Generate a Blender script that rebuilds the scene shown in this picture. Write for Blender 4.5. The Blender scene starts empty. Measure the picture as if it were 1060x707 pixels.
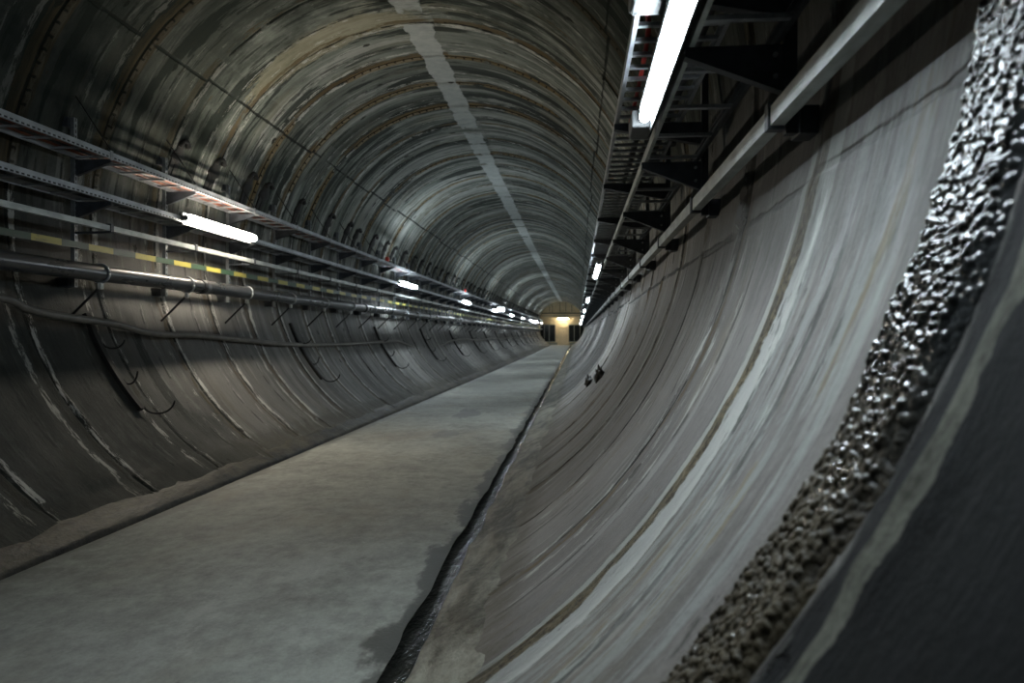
import bpy, math, random
import numpy as np
from mathutils import Vector, Matrix, noise as mnoise
random.seed(7); rng = np.random.RandomState(11)
SC = bpy.context.scene
COL = SC.collection
R = 2.62            # inner radius of the lining
HA = 2.296          # height of the tunnel axis above the floor
YA, YB = -6.0, 83.0 # built length
PI = math.pi

def offx(y): return 0.15 * (y / 83.0) * abs(y / 83.0) if y > 0 else 0.0
def offz(y): return 0.36 * (y / 83.0) ** 2 if y > 0 else 0.0
def pol(th, r=R):
    a = math.radians(th)
    return r * math.cos(a), HA + r * math.sin(a)
def P(x, y, z):     # tunnel coordinates -> world, following the gentle bend
    return Vector((x + offx(y), y, z + offz(y)))

# ------------------------------------------------------------------ node helper
class S:
    def __init__(s, g, k): s.g = g; s.k = k
    def _m(s, op, b=None, c=None, rev=False):
        n = s.g.new('ShaderNodeMath'); n.operation = op
        a_, b_ = (b, s) if rev else (s, b)
        for i, q in enumerate((a_, b_, c)):
            if q is None: continue
            if isinstance(q, S): s.g.link(q.k, n.inputs[i])
            else: n.inputs[i].default_value = q
        return S(s.g, n.outputs[0])
    def __add__(s, b): return s._m('ADD', b)
    __radd__ = __add__
    def __sub__(s, b): return s._m('SUBTRACT', b)
    def __rsub__(s, b): return s._m('SUBTRACT', b, rev=True)
    def __mul__(s, b): return s._m('MULTIPLY', b)
    __rmul__ = __mul__
    def __truediv__(s, b): return s._m('DIVIDE', b)
    def floor(s): return s._m('FLOOR')
    def fract(s): return s._m('FRACT')
    def abs(s): return s._m('ABSOLUTE')
    def max(s, b): return s._m('MAXIMUM', b)
    def min(s, b): return s._m('MINIMUM', b)
    def pow(s, b): return s._m('MULTIPLY', s) if b == 2.0 else s._m('POWER', b)
    def clamp(s):
        o = s._m('ADD', 0.0); o.k.node.use_clamp = True; return o
    def step(s, a, b):      # smoothstep a..b (works reversed when a > b)
        if a > b: return 1.0 - s.step(b, a)
        n = s.g.new('ShaderNodeMapRange'); n.interpolation_type = 'SMOOTHSTEP'
        s.g.link(s.k, n.inputs[0]); n.inputs[1].default_value = a; n.inputs[2].default_value = b
        return S(s.g, n.outputs[0])
    def band(s, c, w):      # soft bump around c of half width w
        return (s - c).abs().step(w, w * 0.35)
class G:
    def __init__(s, name):
        s.mat = bpy.data.materials.new(name); s.mat.use_nodes = True
        s.t = s.mat.node_tree; s.t.nodes.clear()
        s.out = s.new('ShaderNodeOutputMaterial'); s.b = s.new('ShaderNodeBsdfPrincipled')
        s.link(s.b.outputs[0], s.out.inputs[0])
    def new(s, t): return s.t.nodes.new(t)
    def link(s, a, b): s.t.links.new(a, b)
    def attr(s, n):
        a = s.new('ShaderNodeAttribute'); a.attribute_name = n
        x = s.new('ShaderNodeSeparateXYZ'); s.link(a.outputs['Vector'], x.inputs[0])
        return [S(s, x.outputs[i]) for i in range(3)]
    def coord(s, kind='Object'):
        a = s.new('ShaderNodeTexCoord')
        x = s.new('ShaderNodeSeparateXYZ'); s.link(a.outputs[kind], x.inputs[0])
        return [S(s, x.outputs[i]) for i in range(3)]
    def vec(s, *v):
        n = s.new('ShaderNodeCombineXYZ')
        for i, q in enumerate(v):
            if isinstance(q, S): s.link(q.k, n.inputs[i])
            else: n.inputs[i].default_value = q
        return n.outputs[0]
    def noise(s, x, y, z=0.0, detail=3.0, rough=0.55):
        n = s.new('ShaderNodeTexNoise'); n.inputs['Scale'].default_value = 1.0
        n.inputs['Detail'].default_value = detail; n.inputs['Roughness'].default_value = rough
        s.link(s.vec(x, y, z), n.inputs['Vector'])
        return S(s, n.outputs[0])
    def white(s, x, y, z=0.0):
        n = s.new('ShaderNodeTexWhiteNoise'); n.noise_dimensions = '3D'
        s.link(s.vec(x, y, z), n.inputs['Vector'])
        return S(s, n.outputs[0])
    def voro(s, x, y, z=0.0):
        n = s.new('ShaderNodeTexVoronoi'); n.inputs['Scale'].default_value = 1.0
        s.link(s.vec(x, y, z), n.inputs['Vector'])
        return S(s, n.outputs[0])
    def mix(s, f, a, b):
        n = s.new('ShaderNodeMix'); n.data_type = 'RGBA'
        if isinstance(f, S): s.link(f.k, n.inputs[0])
        else: n.inputs[0].default_value = f
        for i, q in ((6, a), (7, b)):
            if isinstance(q, tuple): n.inputs[i].default_value = q + (1.0,)
            else: s.link(q, n.inputs[i])
        return n.outputs[2]
    def scale(s, c, f):
        n = s.new('ShaderNodeVectorMath'); n.operation = 'SCALE'
        s.link(c, n.inputs[0])
        if isinstance(f, S): s.link(f.k, n.inputs[3])
        else: n.inputs[3].default_value = f
        return n.outputs[0]
    def set(s, name, v):
        i = s.b.inputs[name]
        if isinstance(v, S): s.link(v.k, i)
        elif isinstance(v, tuple): i.default_value = v + (1.0,)
        elif isinstance(v, (int, float)): i.default_value = v
        else: s.link(v, i)
        return s
    def bump(s, h, dist=0.01, strength=1.0):
        n = s.new('ShaderNodeBump'); n.inputs['Strength'].default_value = strength
        n.inputs['Distance'].default_value = dist
        s.link(h.k, n.inputs['Height']); s.link(n.outputs[0], s.b.inputs['Normal'])

# ------------------------------------------------------------------ materials
def mat_lining():
    g = G('tunnel_lining_concrete')
    u, v, _ = g.attr('wrap')
    e = (u + 0.2).fract() - 0.5                        # signed distance to the nearest ring joint
    jid = (u + 0.2).floor()
    e = e + (g.noise(u * 0.7, v * 2.2, 3.0, 4) - 0.5) * 0.05
    segv = ((v + 0.55 + 2.24) / 2.24).floor()
    pr = g.white((u - 0.3).floor(), segv, 1.0)
    jr = g.white(jid, segv, 2.0)
    jr2 = g.white(jid, 0.5, 5.0)
    streak = g.noise(u * 6.5, v * 0.55, 1.0, 5, 0.62)
    streak2 = g.noise(u * 3.4, v * 0.40, 7.0, 5, 0.6)
    streak3 = g.noise(u * 5.0, v * 0.45, 13.0, 5, 0.65)
    blotch = g.noise(u * 1.6, v * 1.3, 2.0, 6, 0.65)
    blot2 = g.noise(u * 0.45, v * 0.6, 23.0, 3)
    mott = g.noise(u * 7.0, v * 5.0, 27.0, 5, 0.65)
    fine = g.noise(u * 45.0, v * 40.0, 4.0, 3)
    rag = g.noise(u * 26.0, v * 5.0, 15.0, 7, 0.76) - 0.5         # ragged edge for everything that ran down the wall
    rag2 = g.noise(u * 13.0, v * 2.2, 51.0, 6, 0.72) - 0.5
    grain = g.noise(u * 70.0, v * 45.0, 5.5, 3, 0.7) - 0.5
    up = v.step(-0.4, 0.7) * v.step(8.6, 7.4)         # upper lining, above the trays
    low = 1.0 - up
    rt = v.step(0.1, -0.35)
    t = (0.5 + (streak - 0.5) * (0.55 + up * 1.5) + (blotch - 0.5) * 1.0 + (mott - 0.5) * 0.45 + (pr - 0.5) * 0.4 + grain * 0.5 - rt * u.step(4.2, 3.0) * 0.42).clamp()
    c = g.mix(t, g.mix(low, (0.055, 0.066, 0.057), (0.150, 0.142, 0.136)), g.mix(low, (0.27, 0.295, 0.265), (0.335, 0.32, 0.305)))
    br = g.noise(u * 2.6, v * 0.6, 31.0, 4).step(0.50, 0.68) * (0.35 - up * 0.02)
    c = g.mix(br, c, (0.19, 0.160, 0.10))
    # pale lime washes and long dark damp patches that follow the rings
    wash = (streak3 + rag * 0.16).step(0.555, 0.60) * (0.5 - rt * 0.15)
    c = g.mix(wash, c, (0.44, 0.445, 0.42))
    dark = (streak2 + rag * 0.10).step(0.545, 0.575) * (0.30 + up * 0.60 - rt * 0.1)
    c = g.mix(dark, c, (0.026, 0.032, 0.028))
    dark2 = (g.noise(u * 9.0, v * 0.9, 45.0, 5, 0.66)).step(0.575, 0.61) * (0.30 + up * 0.45)
    c = g.mix(dark2, c, (0.035, 0.038, 0.034))
    ddark = (blot2 + (mott - 0.5) * 0.25).step(0.52, 0.66) * 0.75 * v.step(5.0, 6.0) * u.step(9.5, 6.5)  # near left haunch: darkness away from the lamps, put into the colour as blotches
    c = g.mix(ddark, c, (0.022, 0.027, 0.027))
    rb = g.noise(u * 3.1, v * 0.10, 77.0, 4, 0.6)
    rbm = u.step(7.0, 13.0)
    c = g.mix(rb.step(0.52, 0.58) * rbm * (0.35 + up * 0.35), c, (0.028, 0.033, 0.030))
    c = g.mix(rb.step(0.47, 0.41) * rbm * 0.45, c, (0.40, 0.41, 0.385))
    # single dark patches and a pale one that the eye picks out overhead
    pat = None
    for (u0, v0, hu, hv, k) in ((10.42, 3.3, .20, .55, -.24), (11.1, 2.85, .24, 1.0, .32), (10.0, 4.55, .11, .5, .3), (11.23, 4.75, .22, .65, 0.), (11.5, 5.75, .11, .5, 0.), (12.3, 4.65, .15, .75, .27),
                                (14.3, 3.35, .2, .5, .28), (10.02, 6.95, .10, .6, .05), (13.3, 3.2, .13, .6, .1), (15.6, 4.8, .16, .55, 0.), (17.3, 3.2, .2, .6, .1), (19.2, 4.7, .2, .6, .1), (9.25, 2.6, .12, .6, .3), (12.6, 6.2, .09, .5, 0.)):
        q = (((u - u0 - (v - v0) * k) / hu).pow(2.0) + ((v - v0) / hv).pow(2.0)).pow(0.5) + rag * 1.3 + rag2 * 1.2
        q = q.step(1.02, 0.90); pat = q if pat is None else pat.max(q)
    c = g.mix(pat * 0.93, c, g.mix((grain + 0.5).clamp(), (0.020, 0.026, 0.022), (0.040, 0.046, 0.040)))
    q = (((u - 8.15) / .30).pow(2.0) + ((v - 5.2) / 1.15).pow(2.0)).pow(0.5) + rag * 1.0 + rag2 * 1.2
    c = g.mix(q.step(1.02, 0.90) * 0.75, c, (0.30, 0.285, 0.205))
    # rust and lime at the joints
    rust = ((e.band(-0.055, 0.09) * 0.40 + rag2 * 1.5 + rag * 0.8) - 0.44 + jr * 0.26).step(0.0, 0.12) * 0.8
    c = g.mix(rust, c, g.mix((rag * 2.0 + 0.5).clamp(), (0.05, 0.035, 0.016), (0.17, 0.12, 0.055)))
    lime = ((e.band(0.05, 0.06) * 0.40 + rag * 1.7) - 0.47 + jr * 0.22 - up * 0.05).step(0.0, 0.09) * 0.85
    c = g.mix(lime, c, (0.54, 0.545, 0.51))
    lime2 = ((e.band(-0.17, 0.06) * 0.38 + rag * 1.7) - 0.50 + jr2 * 0.2).step(0.0, 0.10) * 0.8
    c = g.mix(lime2, c, (0.5, 0.5, 0.46))
    # a second, fainter casting line inside every ring
    e3 = (u + 0.62 + (g.noise(u * 0.5, v * 1.6, 9.5, 4) - 0.5) * 0.05).fract() - 0.5
    l3 = (e3 + rag * 0.07).abs().step(0.020, 0.008) * g.noise(u * 3.0, v * 4.5, 78.0, 4).step(0.46, 0.54)
    c = g.mix(l3 * 0.8, c, (0.03, 0.03, 0.027))
    l3b = ((e3.band(0.04, 0.05) * 0.4 + rag * 1.7) - 0.42).step(0.0, 0.10) * 0.7
    c = g.mix(l3b, c, (0.48, 0.48, 0.45))
    crack = (e + rag * 0.07).abs().step(0.020, 0.008)
    crackb = crack * g.noise(u * 4.0, v * 4.0, 71.0, 5, 0.65).step(0.40, 0.49)
    c = g.mix(crackb * 0.95, c, (0.014, 0.015, 0.014))
    # comb-like rust ticks along the caulked joints overhead
    comb = jr2.step(0.40, 0.45) * up * g.noise(u * 0.6, v * 0.9, 83.0, 2).step(0.36, 0.46)
    tick = ((v / 0.115 + rag * 0.5).fract() - 0.5).abs().step(0.13, 0.07) * e.step(-0.012, 0.0) * (e + rag * 0.05).step(0.075, 0.05)
    c = g.mix((e.band(0.03, 0.12) * comb + rag2 * 0.8).step(0.45, 0.75) * comb * 0.75, c, (0.19, 0.135, 0.06))
    tl = ((e - 0.005).abs().step(0.016, 0.008)).max(tick) * comb
    c = g.mix(tl * 0.95, c, (0.020, 0.015, 0.010))
    # filler strip along the crown
    vc = math.radians(90) * R
    csn = g.noise(u * 2.2, v * 3.0, 91.0, 6, 0.72) - 0.5
    cs = ((v - vc - 0.03).abs() + csn * 0.24).step(0.165, 0.15)
    cs = cs * (g.noise(u * 1.3, 0.0, 95.0, 3) + csn * 0.3).step(0.40, 0.44)
    c = g.mix(cs * 0.9, c, g.mix((mott * 2.0 - 0.5).clamp(), (0.30, 0.33, 0.32), (0.50, 0.53, 0.52)))
    # long joints between the segments
    lj = None
    for th in (37.0, -12.0, 140.2, 190.0):
        vv = math.radians(th) * R
        q = ((v - vv + (g.white((u - 0.3).floor(), th, 4.0) - 0.5) * 0.06).abs() + (g.noise(u * 5.0, v * 5.0, th, 5, 0.65) - 0.5) * 0.05).step(0.022, 0.008)
        lj = q if lj is None else lj.max(q)
    lj = lj * g.noise(u * 1.8, v * 1.0, 99.0, 3).step(0.30, 0.42)
    c = g.mix(lj * 0.92, c, (0.016, 0.018, 0.017))
    # bolt pockets and chipped spots: dark specks scattered over the lining
    vo = g.voro(u * 2.3, v * 1.7, 3.0)
    spk = (vo + (mott - 0.5) * 0.35).step(0.09, 0.06)
    vo2 = g.voro(u * 6.0, v * 3.0, 9.0)
    spk = spk.max((vo2 + (mott - 0.5) * 0.5).step(0.05, 0.03) * mott.step(0.5, 0.6))
    c = g.mix(spk * 0.9, c, (0.02, 0.018, 0.015))
    # damp runs below the hooks on the left haunch
    hk = ((u + 0.05).fract() - 0.5).abs() + (g.noise(u * 6.0, v * 5.0, 3.5, 4) - 0.5) * 0.14
    run = hk.step(0.10, 0.05) * (v + (g.noise(u * 9.0, v * 1.0, 8.5, 3) - 0.5) * 0.7).step(7.05, 7.15) * v.step(8.3, 7.9)
    c = g.mix(run * 0.35, c, (0.024, 0.028, 0.027))
    # right wall close by: thick brown and white deposit in one joint, flows beside it, a wet dark ring in front
    near_j = (u - 2.30 + (g.noise(0.0, v * 1.5, 5.0, 4) - 0.5) * 0.12)
    f1 = u.step(1.50, 1.56) * u.step(2.34, 2.22) * rt
    flow = (g.noise(u * 15.0, v * 0.8, 66.0, 6, 0.74) + rag * 0.45 - 0.54 + f1 * 0.06).step(0.0, 0.06) * f1
    c = g.mix(flow * 0.6, c, (0.34, 0.36, 0.35))
    flow2 = (g.noise(u * 12.0, v * 0.9, 69.0, 6, 0.74) + rag * 0.4).step(0.57, 0.62) * f1
    c = g.mix(flow2 * 0.8, c, (0.20, 0.165, 0.10))
    gap = ((near_j + 0.42 + rag * 0.10).abs()).step(0.022, 0.012) * rt * (rag2 * 3.0 + 0.7).clamp()
    c = g.mix(gap * 0.9, c, (0.02, 0.02, 0.02))
    c = g.mix((near_j.band(0.0, 0.12) + rag * 2.2).step(0.42, 0.6) * rt, c, g.mix((rag * 2.6 + grain * 2.5 + 0.42).clamp(), (0.030, 0.022, 0.010), (0.25, 0.20, 0.115)))
    c = g.mix((near_j.band(-0.115, 0.085) + rag * 2.6).step(0.5, 0.66) * rt * 0.95, c, (0.52, 0.53, 0.50))
    c = g.mix((near_j.band(0.10, 0.065) + rag * 2.6).step(0.55, 0.7) * rt * 0.9, c, (0.44, 0.45, 0.41))
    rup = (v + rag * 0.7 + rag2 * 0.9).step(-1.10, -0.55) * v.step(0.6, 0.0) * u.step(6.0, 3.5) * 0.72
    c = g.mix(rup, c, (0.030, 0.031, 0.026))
    lb2 = (u - 6.65 + rag2 * 0.45).abs().step(0.10, 0.05) * v.step(10.6, 10.0) * v.step(8.9, 9.3)
    c = g.mix(lb2 * 0.85, c, (0.022, 0.022, 0.020))
    ds = (g.noise(u * 13.0, v * 1.3, 88.0, 6, 0.72) + rag * 0.5).step(0.615, 0.65) * rt * u.step(7.5, 5.5) * 0.85
    c = g.mix(ds, c, (0.035, 0.035, 0.031))
    dm = rt * u.step(4.2, 5.4) * u.step(13.0, 8.0) * (v * -1.0 + (blotch - 0.5) * 1.5).step(0.3, 1.3) * (0.45 + (streak - 0.5) * 1.6).clamp()
    c = g.mix(dm, c, (0.060, 0.051, 0.036))
    ring0 = rt * (u + rag * 0.06).step(1.19, 1.14)
    c = g.mix(ring0 * 0.97, c, g.mix((mott * 2 - 0.5).clamp(), (0.010, 0.012, 0.013), (0.022, 0.024, 0.026)))
    rdg = rt * ((u - 1.05 + (g.noise(0.0, v * 5.0, 2.0, 5) - 0.5) * 0.07).band(0.0, 0.030) + rag * 1.4).step(0.35, 0.6)
    c = g.mix(rdg * 0.9, c, g.mix((rag * 2.5 + grain + 0.45).clamp(), (0.06, 0.062, 0.05), (0.24, 0.245, 0.205)))
    # grime towards the foot of the walls
    foot = (v.step(-2.0, -2.75).max(v.step(10.25, 10.95)) + (mott - 0.5) * 0.9).step(0.35, 0.9)
    c = g.mix(foot * 0.7, c, (0.085, 0.074, 0.05))
    # left wall grime and damp; dimness of the unlit near end painted in, ceiling too
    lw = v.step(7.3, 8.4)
    grime_dim = lw * (1.0 - lime * 0.75) * (1.0 - lime2 * 0.6) * (0.50 + (u + (mott - 0.5) * 1.0 + (blotch - 0.5) * 1.5 - (v - 9.0) * 0.3).step(7.6, 5.2) * 0.40 + (blotch - 0.5) * 0.5)
    grime_dim = grime_dim.max(up * (0.06 + (u + (blotch - 0.5) * 2.2 + rag2 * 1.5 - (v - 4.1) * 0.12).step(8.1, 6.9) * 0.72)).clamp()
    c = g.mix(grime_dim, c, (0.019, 0.023, 0.020))
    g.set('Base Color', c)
    rough = (0.74 - dark * low * 0.25 - low * 0.12 + ring0 * 0.1 + (mott - 0.5) * 0.35 + (fine - 0.5) * 0.15 + up * 0.15 + grime_dim * 0.15)
    g.set('Roughness', rough.max(0.25)); g.set('Specular IOR Level', (0.45 - ring0 * 0.35 - up * 0.30 - grime_dim * 0.3).max(0.04))
    h = streak * 0.4 + blotch * 0.4 + mott * 0.4 + fine * 0.10 + grain * 0.12 + rag * 0.3 + lime * 0.6 + rust * rag + (near_j.band(0.0, 0.2) * rt * rag) * 2.0 - crackb * 1.0 - lj * 0.8 + cs * 0.4 - tl * 0.4 - spk * 0.5
    g.bump(h, 0.018, 0.8)
    return g.mat

def mat_floor():
    g = G('floor_concrete')
    x, y, z = g.attr('wrap')
    b = g.noise(x * 1.1, y * 0.8, 1.0, 6, 0.62); b2 = g.noise(x * 4.0, y * 4.0, 2.0, 5, 0.65); f = g.noise(x * 60.0, y * 60.0, 3.0, 2); b3 = g.noise(x * 13.0, y * 9.0, 6.0, 6, 0.75)
    cr = g.noise(x * 0.5, y * 1.4, 9.0, 4)
    t = (0.5 + (b - 0.5) * 1.3 + (b2 - 0.5) * 1.4 + (b3 - 0.5) * 1.5 + (f - 0.5) * 0.4 + (cr - 0.5) * 0.5 - (x * -1.0).step(0.2, 1.2) * y.step(6.0, 3.0) * 0.35).clamp()  # last term paints the light's falloff into the near left corner
    c = g.mix(t, (0.19, 0.195, 0.175), (0.44, 0.45, 0.405))
    c = g.mix(g.noise(x * 2.2, y * 1.1, 37.0, 6, 0.75).step(0.60, 0.68) * 0.35, c, (0.52, 0.52, 0.47))
    c = g.mix(g.noise(x * 1.5, y * 0.7, 19.0, 4).step(0.5, 0.75) * 0.4, c, (0.30, 0.26, 0.19))
    # damp edge beside the drain on the right and along the left foot
    n = (g.noise(x * 3.0, y * 1.6, 5.0, 5, 0.65) - 0.5)
    damp = (x + n * 0.5).step(0.98, 1.03).max((x * -1.0 + n * 0.35).step(1.05, 1.16) * 0.6)
    st = (((x - 0.06) / 0.24).pow(2.0) + ((y - 11.9) / 0.75).pow(2.0)).pow(0.5) + n * 2.2
    st2 = (((x - 0.13) / 0.18).pow(2.0) + ((y - 9.3) / 0.40).pow(2.0)).pow(0.5) + n * 2.2
    spots = st.step(1.0, 0.8).max(st2.step(1.0, 0.8) * 0.6)
    pit = g.noise(x * 9.0, y * 5.0, 29.0, 3).step(0.70, 0.76) * 0.5
    dmp = damp.max(spots * 0.8)
    c = g.mix(dmp * 0.85, c, (0.040, 0.040, 0.034)); c = g.mix(pit, c, (0.1, 0.1, 0.09))
    g.set('Base Color', c); g.set('Roughness', (0.72 - dmp * 0.3 + (b2 - 0.5) * 0.3).max(0.3))
    g.bump(b2 * 0.6 + f * 0.25 - pit, 0.006, 0.7)
    return g.mat

def mat_mortar(name, a, b_, wet):
    g = G(name); x, y, z = g.attr('wrap')
    n = g.noise(x * 9.0, y * 4.0, z * 9.0, 5, 0.65); n2 = g.noise(x * 2.0, y * 1.1, 3.0, 4)
    n3 = g.noise(x * 30.0, y * 22.0, 7.0, 4, 0.7)
    c = g.mix(((n - 0.5) * 2.2 + (n2 - 0.5) * 2.2 + (n3 - 0.5) * 1.0 + 0.5).clamp(), a, b_)
    g.set('Base Color', c); g.set('Roughness', (wet + (n - 0.5) * 0.3).max(0.08)); g.bump(n + n2 * 0.5, 0.03, 0.8)
    return g.mat

def mat_simple(name, col, rough=0.5, metal=0.0, var=0.25, sc=14.0, spec=0.5):
    g = G(name); x, y, z = g.coord()
    n = g.noise(x * sc, y * sc * 0.4, z * sc, 4, 0.6)
    d = tuple(q * (1 - var) for q in col); l = tuple(min(1.0, q * (1 + var)) for q in col)
    g.set('Base Color', g.mix(n.step(0.3, 0.7), d, l))
    g.set('Roughness', (n - 0.5) * 0.25 + rough); g.set('Metallic', metal); g.set('Specular IOR Level', spec)
    return g.mat

def mat_slotted(name, col, axis, pitch, lo, hi, across=None):
    """galvanised steel with a row of punched slots"""
    g = G(name); c3 = g.coord(); a = c3[axis]; n = g.noise(c3[0] * 12.0, c3[1] * 5.0, c3[2] * 12.0, 4)
    slot = ((a / pitch).fract() - 0.5).abs().step(0.32, 0.26) * (c3[across] - (lo + hi) / 2).abs().step((hi - lo) / 2, (hi - lo) / 2 * 0.7)
    c = g.mix(n.step(0.3, 0.7), tuple(q * 0.75 for q in col), tuple(q * 1.2 for q in col))
    g.set('Base Color', g.mix(slot, c, (0.008, 0.009, 0.01))); g.set('Metallic', 0.55 * (1.0 - slot)); g.set('Roughness', 0.42 + n * 0.2)
    return g.mat

def mat_emit(name, col, strength):
    g = G(name); g.set('Base Color', (0.8, 0.8, 0.8)); g.set('Roughness', 0.4)
    g.set('Emission Color', col); g.set('Emission Strength', strength)
    return g.mat

def mat_stripes():
    g = G('green_and_yellow_paint'); x, y, z = g.coord()
    n = g.noise(x * 20.0, y * 6.0, z * 20.0, 4)
    s = (((y - 5.33) / 0.655).fract() - 0.5).abs().step(0.245, 0.255)
    c = g.mix(s, (0.022, 0.055, 0.028), (0.36, 0.31, 0.05))
    c = g.mix(n.step(0.5, 0.75) * 0.5, c, (0.05, 0.05, 0.035))
    g.set('Base Color', c); g.set('Roughness', 0.5)
    return g.mat

def mat_crust():
    g = G('wet_mineral_crust'); u, v, w = g.attr('wrap')   # w: height of the lump
    n = g.noise(u * 60.0, v * 60.0, 1.0, 4); n2 = g.noise(u * 12.0, v * 5.0, 4.0, 4)
    wet = (v + (n2 - 0.5) * 0.5).step(-1.45, -1.05)
    c = g.mix((w * 40.0 + (n - 0.5) * 1.6 - 0.1).clamp(), (0.016, 0.013, 0.007), (0.105, 0.085, 0.048))
    c = g.mix(wet * 0.9, c, (0.010, 0.011, 0.012))
    pale = (u - 1.17).abs().step(0.05, 0.01) * v.step(-1.5, -0.9) * 0.5
    c = g.mix(pale, c, (0.10, 0.11, 0.115))
    g.set('Base Color', c); g.set('Roughness', (0.62 - wet * 0.48 + (n - 0.5) * 0.1 - n2.step(0.55, 0.65) * 0.2).max(0.08))
    g.set('Coat Weight', (wet + n2.step(0.5, 0.6) * 0.5).clamp()); g.set('Coat Roughness', 0.08)
    g.bump(n * (1.0 - wet * 0.8), 0.004, 0.8)
    return g.mat

M = {}
M['lining'] = mat_lining()
M['floor'] = mat_floor()
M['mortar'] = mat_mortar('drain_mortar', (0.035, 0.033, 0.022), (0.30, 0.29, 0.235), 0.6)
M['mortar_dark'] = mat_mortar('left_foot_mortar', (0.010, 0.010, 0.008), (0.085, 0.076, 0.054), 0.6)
M['water'] = mat_mortar('drain_water', (0.010, 0.011, 0.010), (0.02, 0.02, 0.017), 0.12)
M['steel'] = mat_simple('galvanised_steel', (0.36, 0.38, 0.40), 0.42, 0.5)
M['rail'] = mat_simple('pale_strut_steel', (0.42, 0.45, 0.435), 0.5, 0.25)
M['dark_steel'] = mat_simple('dark_painted_steel', (0.055, 0.062, 0.072), 0.5, 0.3)
M['tray_side'] = mat_slotted('slotted_tray_steel', (0.40, 0.43, 0.46), 1, 0.052, 0.006, 0.022, 2)
M['post'] = mat_slotted('slotted_post_steel', (0.22, 0.24, 0.25), 2, 0.05, -0.009, 0.009, 1)
M['iron'] = mat_simple('rusty_black_iron', (0.011, 0.011, 0.010), 0.75, 0.0)
M['pipe'] = mat_simple('black_plastic_pipe', (0.045, 0.047, 0.05), 0.3, 0.0, 0.25, 6.0)
M['rubber'] = mat_simple('dusty_cable_rubber', (0.13, 0.12, 0.105), 0.5, 0.0, 0.35)
M['black_cable'] = mat_simple('black_cable', (0.02, 0.02, 0.022), 0.45)
M['red_cable'] = mat_simple('orange_brown_cable', (0.17, 0.048, 0.022), 0.5)
M['red'] = mat_simple('red_plastic', (0.55, 0.035, 0.025), 0.4)
M['grey_box'] = mat_simple('pale_grey_plastic', (0.50, 0.53, 0.54), 0.45)
M['white_tag'] = mat_simple('white_label', (0.62, 0.62, 0.58), 0.6)
M['stripes'] = mat_stripes()
M['crust'] = mat_crust()
M['lump'] = mat_simple('dark_wet_lump', (0.03, 0.03, 0.026), 0.5)
M['tube_cool'] = mat_emit('lit_diffuser_cool', (0.82, 0.93, 1.0), 110.0)
M['tube_warm'] = mat_emit('lit_diffuser_warm', (1.0, 0.90, 0.74), 105.0)
M['tube_right'] = mat_emit('lit_diffuser_white', (0.82, 0.93, 1.0), 108.0)
M['housing'] = mat_simple('grey_lamp_housing', (0.06, 0.066, 0.07), 0.5)
M['box_grey'] = mat_simple('dull_grey_box', (0.085, 0.09, 0.093), 0.5)
M['sign'] = mat_emit('lit_sign_panel', (0.9, 0.96, 1.0), 12.0)
M['end_lamp'] = mat_emit('lit_end_lamp', (1.0, 0.84, 0.56), 95.0)
M['plaster'] = mat_simple('tan_plaster', (0.62, 0.52, 0.34), 0.8, 0.0, 0.12, 3.0)
M['door'] = mat_simple('cream_door_paint', (0.60, 0.50, 0.35), 0.6, 0.0, 0.08, 2.0)
M['frame'] = mat_simple('grey_window_frame', (0.24, 0.25, 0.22), 0.5)
M['glass'] = mat_simple('black_window_glass', (0.006, 0.008, 0.007), 0.25, 0.0, 0.25, 14.0, 0.2)

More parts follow.
